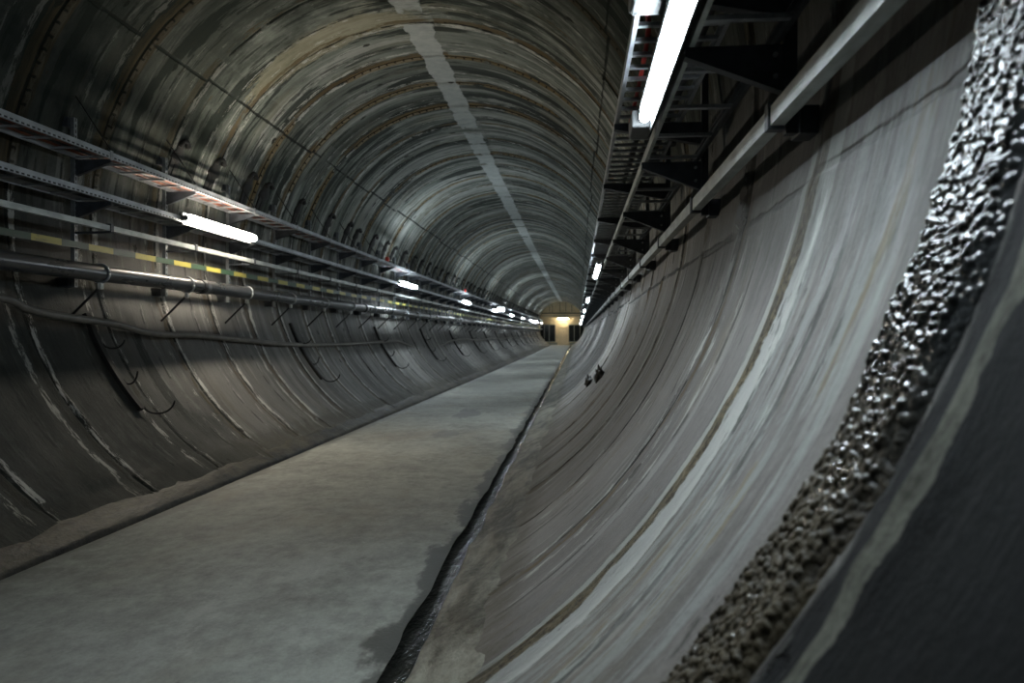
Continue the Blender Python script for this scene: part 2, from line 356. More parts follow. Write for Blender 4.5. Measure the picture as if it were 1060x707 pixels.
# ------------------------------------------------------------------ mesh helper
class MB:
    def __init__(s): s.v = []; s.f = []; s.smooth = []
    def add(s, vs, fs, smooth=False):
        o = len(s.v); s.v += [Vector(p) for p in vs]; s.f += [tuple(i + o for i in f) for f in fs]; s.smooth += [smooth] * len(fs)
        return s
    def box(s, x0, x1, y0, y1, z0, z1):
        vs = [(x, y, z) for x in (x0, x1) for y in (y0, y1) for z in (z0, z1)]
        return s.add(vs, [(0, 1, 3, 2), (4, 6, 7, 5), (0, 4, 5, 1), (2, 3, 7, 6), (0, 2, 6, 4), (1, 5, 7, 3)])
    def prism(s, poly, y0, y1):            # poly in (x, z), extruded along y
        n = len(poly)
        vs = [(x, y0, z) for x, z in poly] + [(x, y1, z) for x, z in poly]
        fs = [tuple(range(n)), tuple(range(2 * n - 1, n - 1, -1))] + [(i, i + n, (i + 1) % n + n, (i + 1) % n) for i in range(n)]
        return s.add(vs, fs)
    def prism_x(s, poly, x0, x1):          # poly in (y, z), extruded along x
        n = len(poly)
        vs = [(x0, y, z) for y, z in poly] + [(x1, y, z) for y, z in poly]
        fs = [tuple(range(n)), tuple(range(2 * n - 1, n - 1, -1))] + [(i, i + n, (i + 1) % n + n, (i + 1) % n) for i in range(n)]
        return s.add(vs, fs)
    def sweep(s, prof, ys, smooth=False):  # closed profile (x, z) swept down the tunnel along its bend
        n = len(prof); vs = []; fs = []
        for y in ys: vs += [P(x, y, z) for x, z in prof]
        for k in range(len(ys) - 1):
            a = k * n
            fs += [(a + i, a + (i + 1) % n, a + n + (i + 1) % n, a + n + i) for i in range(n)]
        fs += [tuple(range(n - 1, -1, -1)), tuple(range(len(vs) - n, len(vs)))]
        return s.add(vs, fs, smooth)
    def tube(s, pts, r, n=8, smooth=True):
        pts = [Vector(p) for p in pts]; vs = []; fs = []; up = None
        for i, p in enumerate(pts):
            t = (pts[min(i + 1, len(pts) - 1)] - pts[max(i - 1, 0)]).normalized()
            if up is None: up = Vector((0, 0, 1)) if abs(t.z) < 0.9 else Vector((1, 0, 0))
            a = t.cross(up).normalized(); b = a.cross(t).normalized(); up = b
            rr = r[i] if isinstance(r, (list, tuple)) else r
            vs += [p + (a * math.cos(2 * PI * k / n) + b * math.sin(2 * PI * k / n)) * rr for k in range(n)]
        for i in range(len(pts) - 1):
            o = i * n; fs += [(o + k, o + n + k, o + n + (k + 1) % n, o + (k + 1) % n) for k in range(n)]
        s.add(vs, fs, smooth)
        m = len(pts) - 1
        o = len(s.v) - len(vs)
        s.f += [tuple(o + k for k in range(n)), tuple(o + m * n + k for k in range(n - 1, -1, -1))]; s.smooth += [False, False]
        return s
    def build(s, name, mat, parent=None, bevel=0.0):
        me = bpy.data.meshes.new(name)
        org = Vector(parent.matrix_world.translation) if parent is not None else None
        if parent is not None:
            o_ = Vector((0, 0, 0)); q = parent
            while q is not None: o_ += q.location; q = q.parent
            org = o_
        vs = [tuple(p - org) if org is not None else tuple(p) for p in s.v]
        me.from_pydata(vs, [], s.f); me.update()
        for p, sm in zip(me.polygons, s.smooth): p.use_smooth = sm
        import bmesh
        bm = bmesh.new(); bm.from_mesh(me); bmesh.ops.recalc_face_normals(bm, faces=bm.faces); bm.to_mesh(me); bm.free()
        me.materials.append(mat)
        o = bpy.data.objects.new(name, me); COL.objects.link(o)
        if parent is not None: o.parent = parent
        if bevel:
            m = o.modifiers.new('edge', 'BEVEL'); m.width = bevel; m.segments = 2; m.limit_method = 'ANGLE'
        return o

def tag(o, label=None, cat=None, group=None, kind=None):
    if label: o['label'] = label
    if cat: o['category'] = cat
    if group: o['group'] = group
    if kind: o['kind'] = kind
    return o
def empty(name, loc, label=None, cat=None, group=None):
    o = bpy.data.objects.new(name, None); COL.objects.link(o); o.location = loc
    o.empty_display_size = 0.2
    return tag(o, label, cat, group)
def copy_tree(o, loc=None, parent=None):
    c = o.copy(); COL.objects.link(c)
    if parent is not None: c.parent = parent
    if loc is not None: c.location = loc
    for ch in [q for q in ALLCH.get(o.name, ())]:
        copy_tree(ch, None, c)
    return c
ALLCH = {}
def reg(root):     # remember children once, so that copying needs no dependency update
    for ob in bpy.data.objects:
        if ob.parent is not None:
            lst = ALLCH.setdefault(ob.parent.name, [])
            if ob not in lst: lst.append(ob)
def ysteps(y0, y1, st=3.0):
    n = max(1, int(math.ceil((y1 - y0) / st))); return [y0 + (y1 - y0) * i / n for i in range(n + 1)]
ORD = 'first second third fourth fifth sixth seventh eighth ninth tenth eleventh twelfth thirteenth fourteenth'.split()

def grid_obj(name, V, wrap, mat, smooth=True, flip=False):
    """V: (n, m, 3) vertices; wrap: (n, m, 3) attribute"""
    n, m, _ = V.shape
    me = bpy.data.meshes.new(name)
    me.vertices.add(n * m); me.vertices.foreach_set('co', V.astype(np.float32).ravel())
    i, j = np.meshgrid(np.arange(n - 1), np.arange(m - 1), indexing='ij'); a = (i * m + j).ravel()
    q = np.stack([a, a + 1, a + m + 1, a + m], 1)
    if flip: q = q[:, ::-1]
    F = len(q)
    me.loops.add(F * 4); me.polygons.add(F)
    me.loops.foreach_set('vertex_index', q.ravel().astype(np.int32))
    me.polygons.foreach_set('loop_start', np.arange(0, F * 4, 4, dtype=np.int32))
    at = me.attributes.new('wrap', 'FLOAT_VECTOR', 'POINT'); at.data.foreach_set('vector', wrap.astype(np.float32).ravel())
    me.polygons.foreach_set('use_smooth', np.full(F, smooth))
    me.update(calc_edges=True); me.validate()
    me.materials.append(mat)
    o = bpy.data.objects.new(name, me); COL.objects.link(o)
    return o
def add_wrap(o):   # world position as the texture attribute
    me = o.data; n = len(me.vertices); c = np.empty(n * 3, np.float32); me.vertices.foreach_get('co', c)
    at = me.attributes.new('wrap', 'FLOAT_VECTOR', 'POINT'); at.data.foreach_set('vector', c)
    return o

# ------------------------------------------------------------------ smooth 2-D value noise (numpy)
_T = rng.rand(256, 256)
def vnoise(x, y):
    xi = np.floor(x).astype(int); yi = np.floor(y).astype(int); fx = x - xi; fy = y - yi
    fx = fx * fx * (3 - 2 * fx); fy = fy * fy * (3 - 2 * fy)
    g = lambda a, b: _T[a % 256, b % 256]
    return (g(xi, yi) * (1 - fx) + g(xi + 1, yi) * fx) * (1 - fy) + (g(xi, yi + 1) * (1 - fx) + g(xi + 1, yi + 1) * fx) * fy
def fbm(x, y, o=4):
    s = 0; a = .5
    for k in range(o): s = s + a * vnoise(x + 17 * k, y + 31 * k); x = x * 2.03; y = y * 2.03; a *= .5
    return s

# ------------------------------------------------------------------ the lining
ys = []
for k in range(-7, 83):
    n = 26 if -1 <= k < 8 else (12 if k < 30 else 7)
    base = k + 0.3
    t = (np.arange(n) / n)
    t = t - 0.13 * np.sin(2 * PI * t) * (1 if n > 8 else 0.8)     # samples bunch up at the joints
    ys += list(base + t)
ys = np.array([y for y in ys if YA <= y < YB] + [YB])
_seg = rng.rand(128, 8)
def lining(name, th0, th1, dth):
    ths = np.linspace(th0, th1, int(round((th1 - th0) / dth)) + 1)
    Y, T = np.meshgrid(ys, ths, indexing='ij')
    v = np.radians(T) * R
    e = np.mod(Y + 0.2, 1.0) - 0.5 + (vnoise(Y * 0.7 + 50, v * 2.2 + 50) - 0.5) * 0.02
    ring = np.floor(Y - 0.3).astype(int); seg = np.floor((v + 0.55 + 2.24) / 2.24).astype(int)
    r = R + (_seg[ring % 128, seg % 8] - 0.5) * 0.016
    groove = np.clip(1 - np.abs(e) / 0.016, 0, 1)
    r = r + groove * 0.009 * (0.3 + vnoise(v * 3.1 + 8, Y * 2.0 + 4))
    dep = _seg[(ring * 7 + 3) % 128, seg % 8]                       # lime built up beside the joints
    lump = fbm(Y * 14 + 90, v * 2.2 + 20, 4)
    r = r - np.exp(-((np.abs(e) - 0.055) / 0.035) ** 2) * np.clip(lump - 0.46, 0, 1) * 0.10 * (0.25 + 0.75 * dep) * np.where((v < 0.2) & (Y < 1.75), 0.0, 1.0)
    r = r - (fbm(Y * 9 + 7, v * 0.8 + 9, 3) - 0.45) * 0.012           # form-work waviness
    rt = np.clip((-0.1 - v) / 0.5, 0, 1)
    r = r - rt * np.exp(-((Y - 2.3) / 0.09) ** 2) * (0.2 + fbm(Y * 24, v * 6, 4)) * 0.022
    r = r - rt * np.exp(-((Y - 1.05 + (vnoise(v * 5 + 3, Y * 0 + 2) - .5) * .05) / 0.03) ** 2) * (0.4 + fbm(Y * 20, v * 9, 3)) * 0.028
    X = r * np.cos(np.radians(T)); Z = HA + r * np.sin(np.radians(T))
    yy = np.maximum(Y, 0) / 83.0
    V = np.stack([X + 0.15 * yy ** 2, Y, Z + 0.36 * yy ** 2], -1)
    o = grid_obj(name, V, np.stack([Y, v, r - R], -1), M['lining'])
    return tag(o, kind='structure')
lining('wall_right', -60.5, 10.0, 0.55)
lining('ceiling', 10.0, 165.0, 1.1)
lining('wall_left', 165.0, 240.5, 0.8)

# floor slab
xs = np.linspace(-1.165, 1.085, 40); yf = np.array(list(np.arange(YA, 20, 0.12)) + list(np.arange(20, YB, 0.6)) + [YB])
Yg, Xg = np.meshgrid(yf, xs, indexing='ij')
edge = np.clip((Xg - 1.0) / 0.085, 0, 1)
Xe = Xg + edge * (fbm(Yg * 2.2, Yg * 0 + 4, 4) - 0.5) * 0.07
yy = np.maximum(Yg, 0) / 83.0
Zg = (fbm(Xg * 1.5 + 9, Yg * 0.8 + 3, 3) - 0.45) * 0.010 - edge * 0.008 + 0.36 * yy ** 2
tag(grid_obj('floor', np.stack([Xe + 0.15 * yy ** 2, Yg, Zg], -1), np.stack([Xg, Yg, Zg], -1), M['floor'], flip=True), kind='structure')
# drain on the right, narrow foot channel on the left (strips of mortar following the walls)
def strip(name, prof, mat, amp):
    pr = []
    for (a, b) in zip(prof[:-1], prof[1:]):
        for k in range(5): pr.append((a[0] + (b[0] - a[0]) * k / 5, a[1] + (b[1] - a[1]) * k / 5))
    pr.append(prof[-1]); pr = np.array(pr)
    Yq, I = np.meshgrid(yf, np.arange(len(pr)), indexing='ij')
    X = pr[I, 0]; Z = pr[I, 1]
    nz = (fbm(X * 9 + 3, Yq * 4 + 1, 4) - 0.47) * amp
    w = np.ones(len(pr)); w[0] = 0; w[-1] = 0.3
    Z = Z + nz * w[I]; X = X + (fbm(Yq * 3 + 40, X * 0 + 2, 4) - 0.47) * amp * w[I]
    yq = np.maximum(Yq, 0) / 83.0
    return tag(grid_obj(name, np.stack([X + 0.15 * yq ** 2, Yq, Z + 0.36 * yq ** 2], -1), np.stack([X, Yq, Z], -1), mat, flip=True), kind='structure')
strip('trim_1', [(1.04, -0.03), (1.07, -0.065), (1.165, -0.065), (1.195, 0.008), (1.26, 0.032), (1.33, 0.068), (1.42, 0.112), (1.52, 0.148)], M['mortar'], 0.05)
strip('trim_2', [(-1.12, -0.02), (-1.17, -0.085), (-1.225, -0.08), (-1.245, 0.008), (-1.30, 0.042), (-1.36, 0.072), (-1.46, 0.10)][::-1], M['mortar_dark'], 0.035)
Yq, Xq = np.meshgrid(yf, np.linspace(1.03, 1.185, 6), indexing='ij'); yq = np.maximum(Yq, 0) / 83.0
Zq = -0.042 + (fbm(Xq * 20, Yq * 6, 2) - .5) * 0.003 + 0.36 * yq ** 2
tag(grid_obj('drain_water', np.stack([Xq + 0.15 * yq ** 2, Yq, Zq], -1), np.stack([Xq, Yq, Zq], -1), M['water'], flip=True), kind='structure')

# wet mineral crust in the nearest joint of the right wall
def crust():
    us = np.linspace(1.10, 1.50, 170); ths = np.linspace(-46, -5, 720)
    U, T = np.meshgrid(us, ths, indexing='ij'); v = np.radians(T) * R
    pts = {}
    h = np.zeros_like(U)
    # rounded lumps: nearest of jittered cells
    cell = 0.0125
    gu = U / cell; gv = v / (cell * 1.25)
    best = np.full(U.shape, 9.0); amp = np.zeros_like(U)
    iu = np.floor(gu).astype(int); iv = np.floor(gv).astype(int)
    T2 = rng.rand(256, 256)
    for a in (-1, 0, 1):
        for b in (-1, 0, 1):
            cu = iu + a; cv = iv + b
            px = cu + _T[cu % 256, cv % 256]; py = cv + T2[cu % 256, cv % 256]
            d = np.hypot(gu - px, gv - py); m = d < best
            best = np.where(m, d, best); amp = np.where(m, _T[(cu * 3 + 5) % 256, (cv * 5 + 1) % 256], amp)
    h = np.sqrt(np.clip(1 - (best / 0.8) ** 2, 0, 1)) * (0.0020 + 0.0085 * amp) + fbm(U * 16, v * 5, 3) * 0.020
    edge0 = 1.14 + 0.05 * (fbm(v * 5, v * 0 + 7, 3) - .5); edge1 = 1.455 + 0.09 * (fbm(v * 6 + 9, v * 0 + 3, 3) - .5)
    fade = np.clip((U - edge0) / 0.07, 0, 1) * np.clip((edge1 - U) / 0.05, 0, 1) * np.clip((T + 46) / 3, 0, 1) * np.clip((-5 - T) / 4, 0, 1)
    hh = (h + 0.008) * fade - 0.016 * (1 - fade)
    r = R - hh
    V = np.stack([r * np.cos(np.radians(T)), U, HA + r * np.sin(np.radians(T))], -1)
    o = grid_obj('mineral_crust', V, np.stack([U, v, h], -1), M['crust'])
    tag(o, 'dark wet glistening mineral crust running down the curved right wall', 'mineral deposit')
crust()

# two dark lumps clinging to the right wall further on
for (y, th, sc, lab) in ((10.2, -39.2, 0.085, 'lower of two dark lumps stuck on right wall near the drain'), (9.02, -34.9, 0.10, 'upper of two dark lumps stuck on right wall above the drain')):
    mb = MB(); n, m = 14, 20; vs = []; fs = []
    x0, z0 = pol(th, R - 0.015)
    for i in range(n + 1):
        for j in range(m):
            a = PI * i / n; b = 2 * PI * j / m
            d = Vector((math.sin(a) * math.cos(b), math.sin(a) * math.sin(b), math.cos(a)))
            rr = sc * (0.65 + 0.7 * mnoise.noise(d * 2.2 + Vector((y, 0, 0))) + 0.25 * mnoise.noise(d * 6))
            vs.append((x0 + d.x * rr * 0.8 - 0.02, y + d.y * rr * 1.9, z0 + d.z * rr * 1.3))
    for i in range(n):
        for j in range(m): fs.append((i * m + j, i * m + (j + 1) % m, (i + 1) * m + (j + 1) % m, (i + 1) * m + j))
    mb.v = [Vector(p) for p in vs]; mb.f = fs; mb.smooth = [True] * len(fs)
    tag(mb.build('wall_lump', M['lump']), lab, 'lump of debris')

# ------------------------------------------------------------------ cable trays
def ladder(name, xin, xout, z, hgt, pitch, y0, label, side_mat, inner_mat):
    """ladder tray: two side rails (xin faces the walkway), rungs between; z = underside"""
    root = empty(name, P(xin, y0, z), label, 'cable tray')
    s = 1 if xout > xin else -1
    yy = ysteps(y0, YB - 0.4)
    zz = z
    # folded side rail: web with two short flanges
    def prof(x, d):
        w = 0.018 * d; t = 0.004 * d
        return [(x, zz), (x + w, zz), (x + w, zz + .004), (x + t, zz + .004), (x + t, zz + hgt - .004), (x + w, zz + hgt - .004), (x + w, zz + hgt), (x, zz + hgt)]
    MB().sweep(prof(xin, s), yy).build('side_rail', side_mat, root)
    MB().sweep(prof(xout, -s), yy).build('side_rail', inner_mat, root)
    k = int((YB - 1 - y0) / pitch); first = None; rest = MB()
    a, b = sorted((xin, xout))
    y_vis = 2.3 if xin > 0 else 4.4
    n = 0
    for i in range(k):
        y = y0 + 0.1 + i * pitch
        loc = P(0, y, 0)
        bx = (a + 0.005 + loc.x, b - 0.005 + loc.x, y - 0.0125, y + 0.0125, zz + 0.006 + loc.z, zz + 0.021 + loc.z)
        if y > y_vis and n < 100:
            if first is None:
                first = MB().box(*bx).build('rung', M['steel'], root); fy = y
            else:
                c = first.copy(); COL.objects.link(c); c.parent = root
                c.location = (offx(y) - offx(fy), y - fy, offz(y) - offz(fy))
            n += 1
        else: rest.box(*bx)
    tag(rest.build('rungs', M['steel'], root), kind='stuff')
    return root
XL = -2.10
ladder('cable_tray', XL, -2.40, HA + 0.485, 0.055, 0.30, YA, 'topmost slotted steel cable tray running along left wall above the tube lights', M['tray_side'], M['steel'])
ladder('cable_tray', XL, -2.40, HA + 0.125, 0.055, 0.30, YA, 'middle slotted steel cable tray on left wall that carries the tube lights', M['tray_side'], M['steel'])
ladder('cable_tray', 2.04, 2.40, HA + 0.15, 0.05, 0.145, YA, 'upper close-runged cable tray along right wall, inner edge towards walkway', M['steel'], M['steel'])
ladder('cable_tray', 2.198, 2.49, HA - 0.065, 0.05, 0.43, YA, 'lower wide-runged cable tray along right wall beside the tube lights', M['rail'], M['dark_steel'])

# strut rails
def strut(name, x, z, w, h, s, label, clip_ys):
    root = empty(name, P(x, YA, z), label, 'strut rail')
    yy = ysteps(YA, YB - 0.4)
    pr = [(x, z - h / 2), (x + s * w, z - h / 2), (x + s * w, z - h / 2 + .012), (x + s * .006, z - h / 2 + .012), (x + s * .006, z + h / 2 - .012), (x + s * w, z + h / 2 - .012), (x + s * w, z + h / 2), (x, z + h / 2)]
    MB().sweep(pr, yy).build('channel', M['rail'], root)
    first = None
    for y in clip_ys:
        if first is None:
            p = P(0, y, 0)
            first = MB().box(min(x - s * .008, x + s * (w + .002)) + p.x, max(x - s * .008, x + s * (w + .002)) + p.x, y - .022, y + .022, z - h / 2 - .012 + p.z, z + h / 2 + .014 + p.z).build('clip', M['dark_steel'], root, 0.003); fy = y
        else:
            c = first.copy(); COL.objects.link(c); c.parent = root; c.location = (offx(y) - offx(fy), y - fy, offz(y) - offz(fy))
    return root
ST_L = [5.83 + 1.372 * i for i in range(56)]
ST_R = [2.45 + 1.59 * i for i in range(50)]
strut('strut_rail', XL, HA - 0.105, 0.04, 0.046, -1, 'pale steel strut rail on left wall, third line below the trays', ST_L)
strut('strut_rail', 2.455, HA - 0.305, 0.045, 0.062, 1, 'pale steel strut rail along the right wall under the brackets', ST_R)

# earthing strip, pipe, sagging cable
o = MB().sweep([(-2.30, HA - 0.287), (-2.30, HA - 0.235), (-2.308, HA - 0.235), (-2.308, HA - 0.287)], ysteps(YA, YB - 0.4)).build('earthing_strip', M['stripes'])
tag(o, 'flat green and yellow striped earthing strip along left wall above the black pipe', 'earthing strip')
PXP, PZP, PR = -2.20, HA - 0.485, 0.072
root = empty('pipe', P(PXP, YA, PZP), 'long black plastic pipe running along left wall below the striped strip', 'pipe')
MB().tube([P(PXP, y, PZP) for y in ysteps(YA, YB - 0.4)], PR, 20).build('pipe_run', M['pipe'], root)
first = None
for y in [7.5 + 6 * i for i in range(12)]:
    if first is None: first = MB().tube([P(PXP, y - .07, PZP), P(PXP, y + .07, PZP)], PR + .008, 20).build('coupling', M['pipe'], root); fy = y
    else:
        c = first.copy(); COL.objects.link(c); c.parent = root; c.location = (offx(y) - offx(fy), y - fy, offz(y) - offz(fy))

# sagging old cable slung over the hook racks
cab = [(3.0, -.70), (4.0, -.71), (4.87, -.741), (5.14, -.813), (5.45, -.856), (5.86, -.885), (6.25, -.92), (6.62, -.979), (7.04, -1.006), (7.5, -1.005), (8.64, -1.062),
       (10.16, -1.139), (12.29, -1.162), (14.0, -1.15), (15.52, -1.134), (16.55, -1.141), (18.0, -1.29), (19.58, -1.374), (21.5, -1.33), (23.5, -1.19), (26.44, -1.139), (31.0, -1.22), (35.5, -1.14), (40.0, -1.23), (44.6, -1.15), (50, -1.22), (56, -1.15), (64, -1.2), (72, -1.15), (80, -1.2)]
def catmull(pts, n=6):
    out = []
    for i in range(len(pts) - 1):
        p0 = pts[max(i - 1, 0)]; p1 = pts[i]; p2 = pts[i + 1]; p3 = pts[min(i + 2, len(pts) - 1)]
        for k in range(n):
            t = k / n
            out.append(tuple(0.5 * (2 * b + (c - a) * t + (2 * a - 5 * b + 4 * c - d) * t * t + (3 * b - a - 3 * c + d) * t ** 3) for a, b, c, d in zip(p0, p1, p2, p3)))
    out.append(tuple(pts[-1])); return out
path = [P(-2.30 + 0.012 * math.sin(y * 2.1), y, HA + z) for y, z in catmull(cab)]
tag(MB().tube(path, 0.032, 10).build('sagging_cable', M['rubber']), 'thick dusty cable sagging along the lower left wall over hook racks', 'cable')

# ------------------------------------------------------------------ hook racks on the lower left wall
def rack(y, nh):
    x0, z0 = pol(-150, R - 0.03)
    root = empty('cable_hook_rack', P(x0, y, z0))
    bar = MB(); vs = []; fs = []; N = 14
    for i in range(N + 1):
        th = -161.5 + 21.5 * i / N
        for (dy, rr) in ((-.028, R - .012), (.028, R - .012), (.028, R - .050), (-.028, R - .050)):
            x, z = pol(th, rr); vs.append(P(x, y + dy + 0.06 * (i / N), z))
    for i in range(N):
        fs += [(i * 4 + k, i * 4 + (k + 1) % 4, i * 4 + 4 + (k + 1) % 4, i * 4 + 4 + k) for k in range(4)]
    fs += [(3, 2, 1, 0), (N * 4, N * 4 + 1, N * 4 + 2, N * 4 + 3)]
    bar.add(vs, fs).build('bar', M['iron'], root)
    for j, th in enumerate((-155.0, -147.0, -140.3)):
        a = math.radians(th); x, z = pol(th, R - .05)
        b = P(x, y + .03 + .06 * ((th + 161.5) / 21.5), z)
        L = (.15, .10, .22)[j]; dp = (.045, .05, .07)[j]; up_ = (.035, .07, .045)[j]
        pts = []
        for k in range(15):
            t = k / 14
            pts.append(b + Vector((L * (.5 - .5 * math.cos(PI * t)) ** 1.0, L * .5 * t, -dp * math.sin(PI * t) + up_ * t ** 3)))
        MB().tube(pts, 0.0085, 7).build('hook', M['iron'], root)
    return root
near_names = ['nearest', 'second', 'third', 'fourth', 'fifth', 'sixth', 'seventh']
for i in range(16):
    y = 6.0 + 4.55 * i
    r_ = rack(y, 4)
    if i < 5: tag(r_, '%s black iron hook rack on lower left wall, counted from the near end' % near_names[i], 'hook rack', 'hook racks on the lower left wall')
    else: tag(r_, 'small distant hook rack far along the lower left wall past the fifth rack', 'hook rack', 'hook racks on the lower left wall')

# ------------------------------------------------------------------ brackets
def left_bracket(y):
    X = -2.42
    r_ = empty('tray_bracket', (X, y, HA - .6))
    MB().box(X - .036, X, y - .02, y + .02, HA - .60, HA + .84).build('post', M['post'], r_)
    MB().box(X - .10, X - .036, y - .05, y + .05, HA + .76, HA + .84).build('wall_plate', M['dark_steel'], r_)
    MB().box(X - .165, X - .036, y - .05, y + .05, HA - .60, HA - .52).build('wall_plate', M['dark_steel'], r_)
    for zt in (.485, .125):
        z = HA + zt
        m = MB().prism([(X, z), (XL - .004, z), (XL - .004, z - .026), (X, z - .135)], y - .003, y + .003)
        m.prism([(X, z - .129), (XL - .004, z - .020), (XL - .004, z - .026), (X, z - .135)], y - .003, y + .036)
        m.prism([(X, z - .004), (X, z), (XL - .004, z), (XL - .004, z - .004)], y - .003, y + .036)
        m.build('arm', M['dark_steel'], r_)
    MB().box(X, XL - .008, y - .014, y + .014, HA - .145, HA - .128).build('rail_arm', M['dark_steel'], r_)
    MB().box(XL, XL + .006, y - .018, y + .018, HA + .475, HA + .555).build('tray_clip', M['steel'], r_)
    # pipe clamp, its stay to the wall and the strip holder
    ring = [P(PXP, y, PZP) - Vector((offx(y), 0, offz(y))) + Vector((math.cos(a) * (PR + .006), 0, math.sin(a) * (PR + .006))) for a in [2 * PI * k / 24 for k in range(25)]]
    MB().tube(ring, .011, 6).build('pipe_clamp', M['steel'], r_)
    MB().box(PXP - .016, PXP + .016, y - .018, y + .018, PZP - PR - .06, PZP - PR - .008).build('clamp_block', M['white_tag'], r_)
    MB().tube([(PXP - .01, y, PZP - PR - .045), (-2.47, y - .02, HA - .86)], .011, 6).build('stay', M['iron'], r_)
    MB().box(X, -2.309, y - .012, y + .012, HA - .272, HA - .252).build('strip_holder', M['iron'], r_)
    xw, zw = pol(157.0, R - .01)
    MB().tube([(xw, y - .02, zw), (XL + .004, y + .005, HA + .545)], .0055, 5).build('tie_wire', M['iron'], r_)
    return r_
first = left_bracket(ST_L[0]); bpy.context.view_layer.update(); reg(first)
base = first.location.copy()
for i, y in enumerate(ST_L):
    b = first if i == 0 else copy_tree(first, (base.x + offx(y) - offx(ST_L[0]), y, base.z + offz(y) - offz(ST_L[0])))
    if i < 8: tag(b, '%s tray bracket on left wall counting from near end, with post, arms and pipe clamp' % ORD[i], 'bracket', 'tray brackets on the left wall')
    else: tag(b, 'distant tray bracket far down the left wall, past the first eight', 'bracket', 'tray brackets on the left wall')

def right_bracket(y):
    X = 2.505
    r_ = empty('tray_bracket', (X, y, HA - .36))
    MB().box(X, X + .036, y - .02, y + .02, HA - .36, HA + .50).build('post', M['dark_steel'], r_)
    MB().box(X + .036, X + .095, y - .05, y + .05, HA - .37, HA - .28).build('wall_plate', M['dark_steel'], r_)
    MB().box(X + .036, X + .075, y - .05, y + .05, HA + .44, HA + .52).build('wall_plate', M['dark_steel'], r_)
    for (zt, xt, dp) in ((-.065, 2.185, .155), (.15, 2.035, .12)):
        z = HA + zt
        m = MB().prism([(X, z), (xt, z), (xt, z - .03), (X, z - dp)], y - .003, y + .003)
        m.prism([(X, z - dp + .006), (xt, z - .024), (xt, z - .03), (X, z - dp)], y - .003, y + .04)
        m.prism([(X, z - .004), (X, z), (xt, z), (xt, z - .004)], y - .003, y + .04)
        m.build('arm', M['dark_steel'], r_)
    for (dx, dz) in ((-.03, -.10), (-.03, -.17)):
        MB().tube([(X + dx, y - .012, HA + dz), (X + dx, y - .003, HA + dz)], .009, 6).build('bolt', M['steel'], r_)
    return r_
first = right_bracket(ST_R[0]); bpy.context.view_layer.update(); reg(first)
base = first.location.copy()
for i, y in enumerate(ST_R):
    b = first if i == 0 else copy_tree(first, (base.x + offx(y) - offx(ST_R[0]), y, base.z + offz(y) - offz(ST_R[0])))
    if i < 6: tag(b, '%s dark gusset bracket on right wall counting from near end, under the trays' % ORD[i], 'bracket', 'tray brackets on the right wall')
    else: tag(b, 'distant dark gusset bracket far down the right wall, past the first six', 'bracket', 'tray brackets on the right wall')

# ------------------------------------------------------------------ dark iron hangers above the top left tray
def hanger(y, rough):
    th0 = 158.0
    def W(s, t, h): # s along the tunnel, t down the wall in metres, h off the wall
        x, z = pol(th0 + math.degrees(t / R), R - h); return Vector((x, y + s, z))
    x0, z0 = pol(th0 + 4, R)
    r_ = empty('wall_hanger', (x0, y, z0))
    m = MB(); n = 16; vs = []; fs = []
    for i, (kr, h) in enumerate(((1.05, -.01), (1.0, .016), (.7, .034), (0.02, .04))):
        for k in range(n):
            a = 2 * PI * k / n; rr = kr * (1 + .16 * math.sin(3 * a + rough) + .1 * math.sin(5 * a))
            vs.append(W(.105 * math.cos(a) * rr, .03 + .125 * math.sin(a) * rr, h))
    for i in range(3): fs += [(i * n + k, i * n + (k + 1) % n, i * n + n + (k + 1) % n, i * n + n + k) for k in range(n)]
    m.add(vs, fs, True).build('plate', M['iron'], r_)
    for sx, ln in ((-.055, .36), (.03, .34)):
        m = MB(); vs = []
        for (t, w, dx) in ((.06, .040, 0), (.20, .034, -.012), (ln, .028, -.03)):
            for (ss, h) in ((-w, .004), (w, .004), (w, .022), (-w, .022)): vs.append(W(sx + ss + dx, t, h))
        fs = [(i * 4 + k, i * 4 + (k + 1) % 4, i * 4 + 4 + (k + 1) % 4, i * 4 + 4 + k) for i in range(2) for k in range(4)] + [(3, 2, 1, 0), (8, 9, 10, 11)]
        m.add(vs, fs).build('leg', M['iron'], r_)
    arch = [W(-.05 + .075 * (1 - math.cos(q)), -.04 - .085 * math.sin(q), .03) for q in [PI * k / 10 * .93 for k in range(11)]]
    MB().tube(arch, [.024] * 8 + [.03, .038, .03], 7).build('hook', M['iron'], r_)
    return r_
hy = [7.45, 8.23, 9.12, 9.61, 10.82, 12.17, 13.2, 13.75, 14.9, 15.9, 16.6, 17.6, 18.7, 19.6]
hy += [20.6 + 1.02 * i + rng.uniform(-.18, .18) for i in range(58)]
first = hanger(hy[0], .4); bpy.context.view_layer.update(); reg(first); base = first.location.copy()
for i, y in enumerate(hy):
    h_ = first if i == 0 else copy_tree(first, (base.x + offx(y), y, base.z + offz(y)))
    h_.rotation_euler.x = 0.0 if i == 0 else rng.uniform(-.06, .06)
    h_.scale = (1, rng.uniform(.85, 1.25), rng.uniform(.9, 1.1)) if i else (1, 1, 1)
    if i < 10: tag(h_, '%s dark iron hanger on the upper left wall, counting from near end above top tray' % ORD[i], 'wall hanger', 'iron hangers above the top left tray')
    else: tag(h_, 'distant dark iron hanger above the top left tray, past the first ten', 'wall hanger', 'iron hangers above the top left tray')

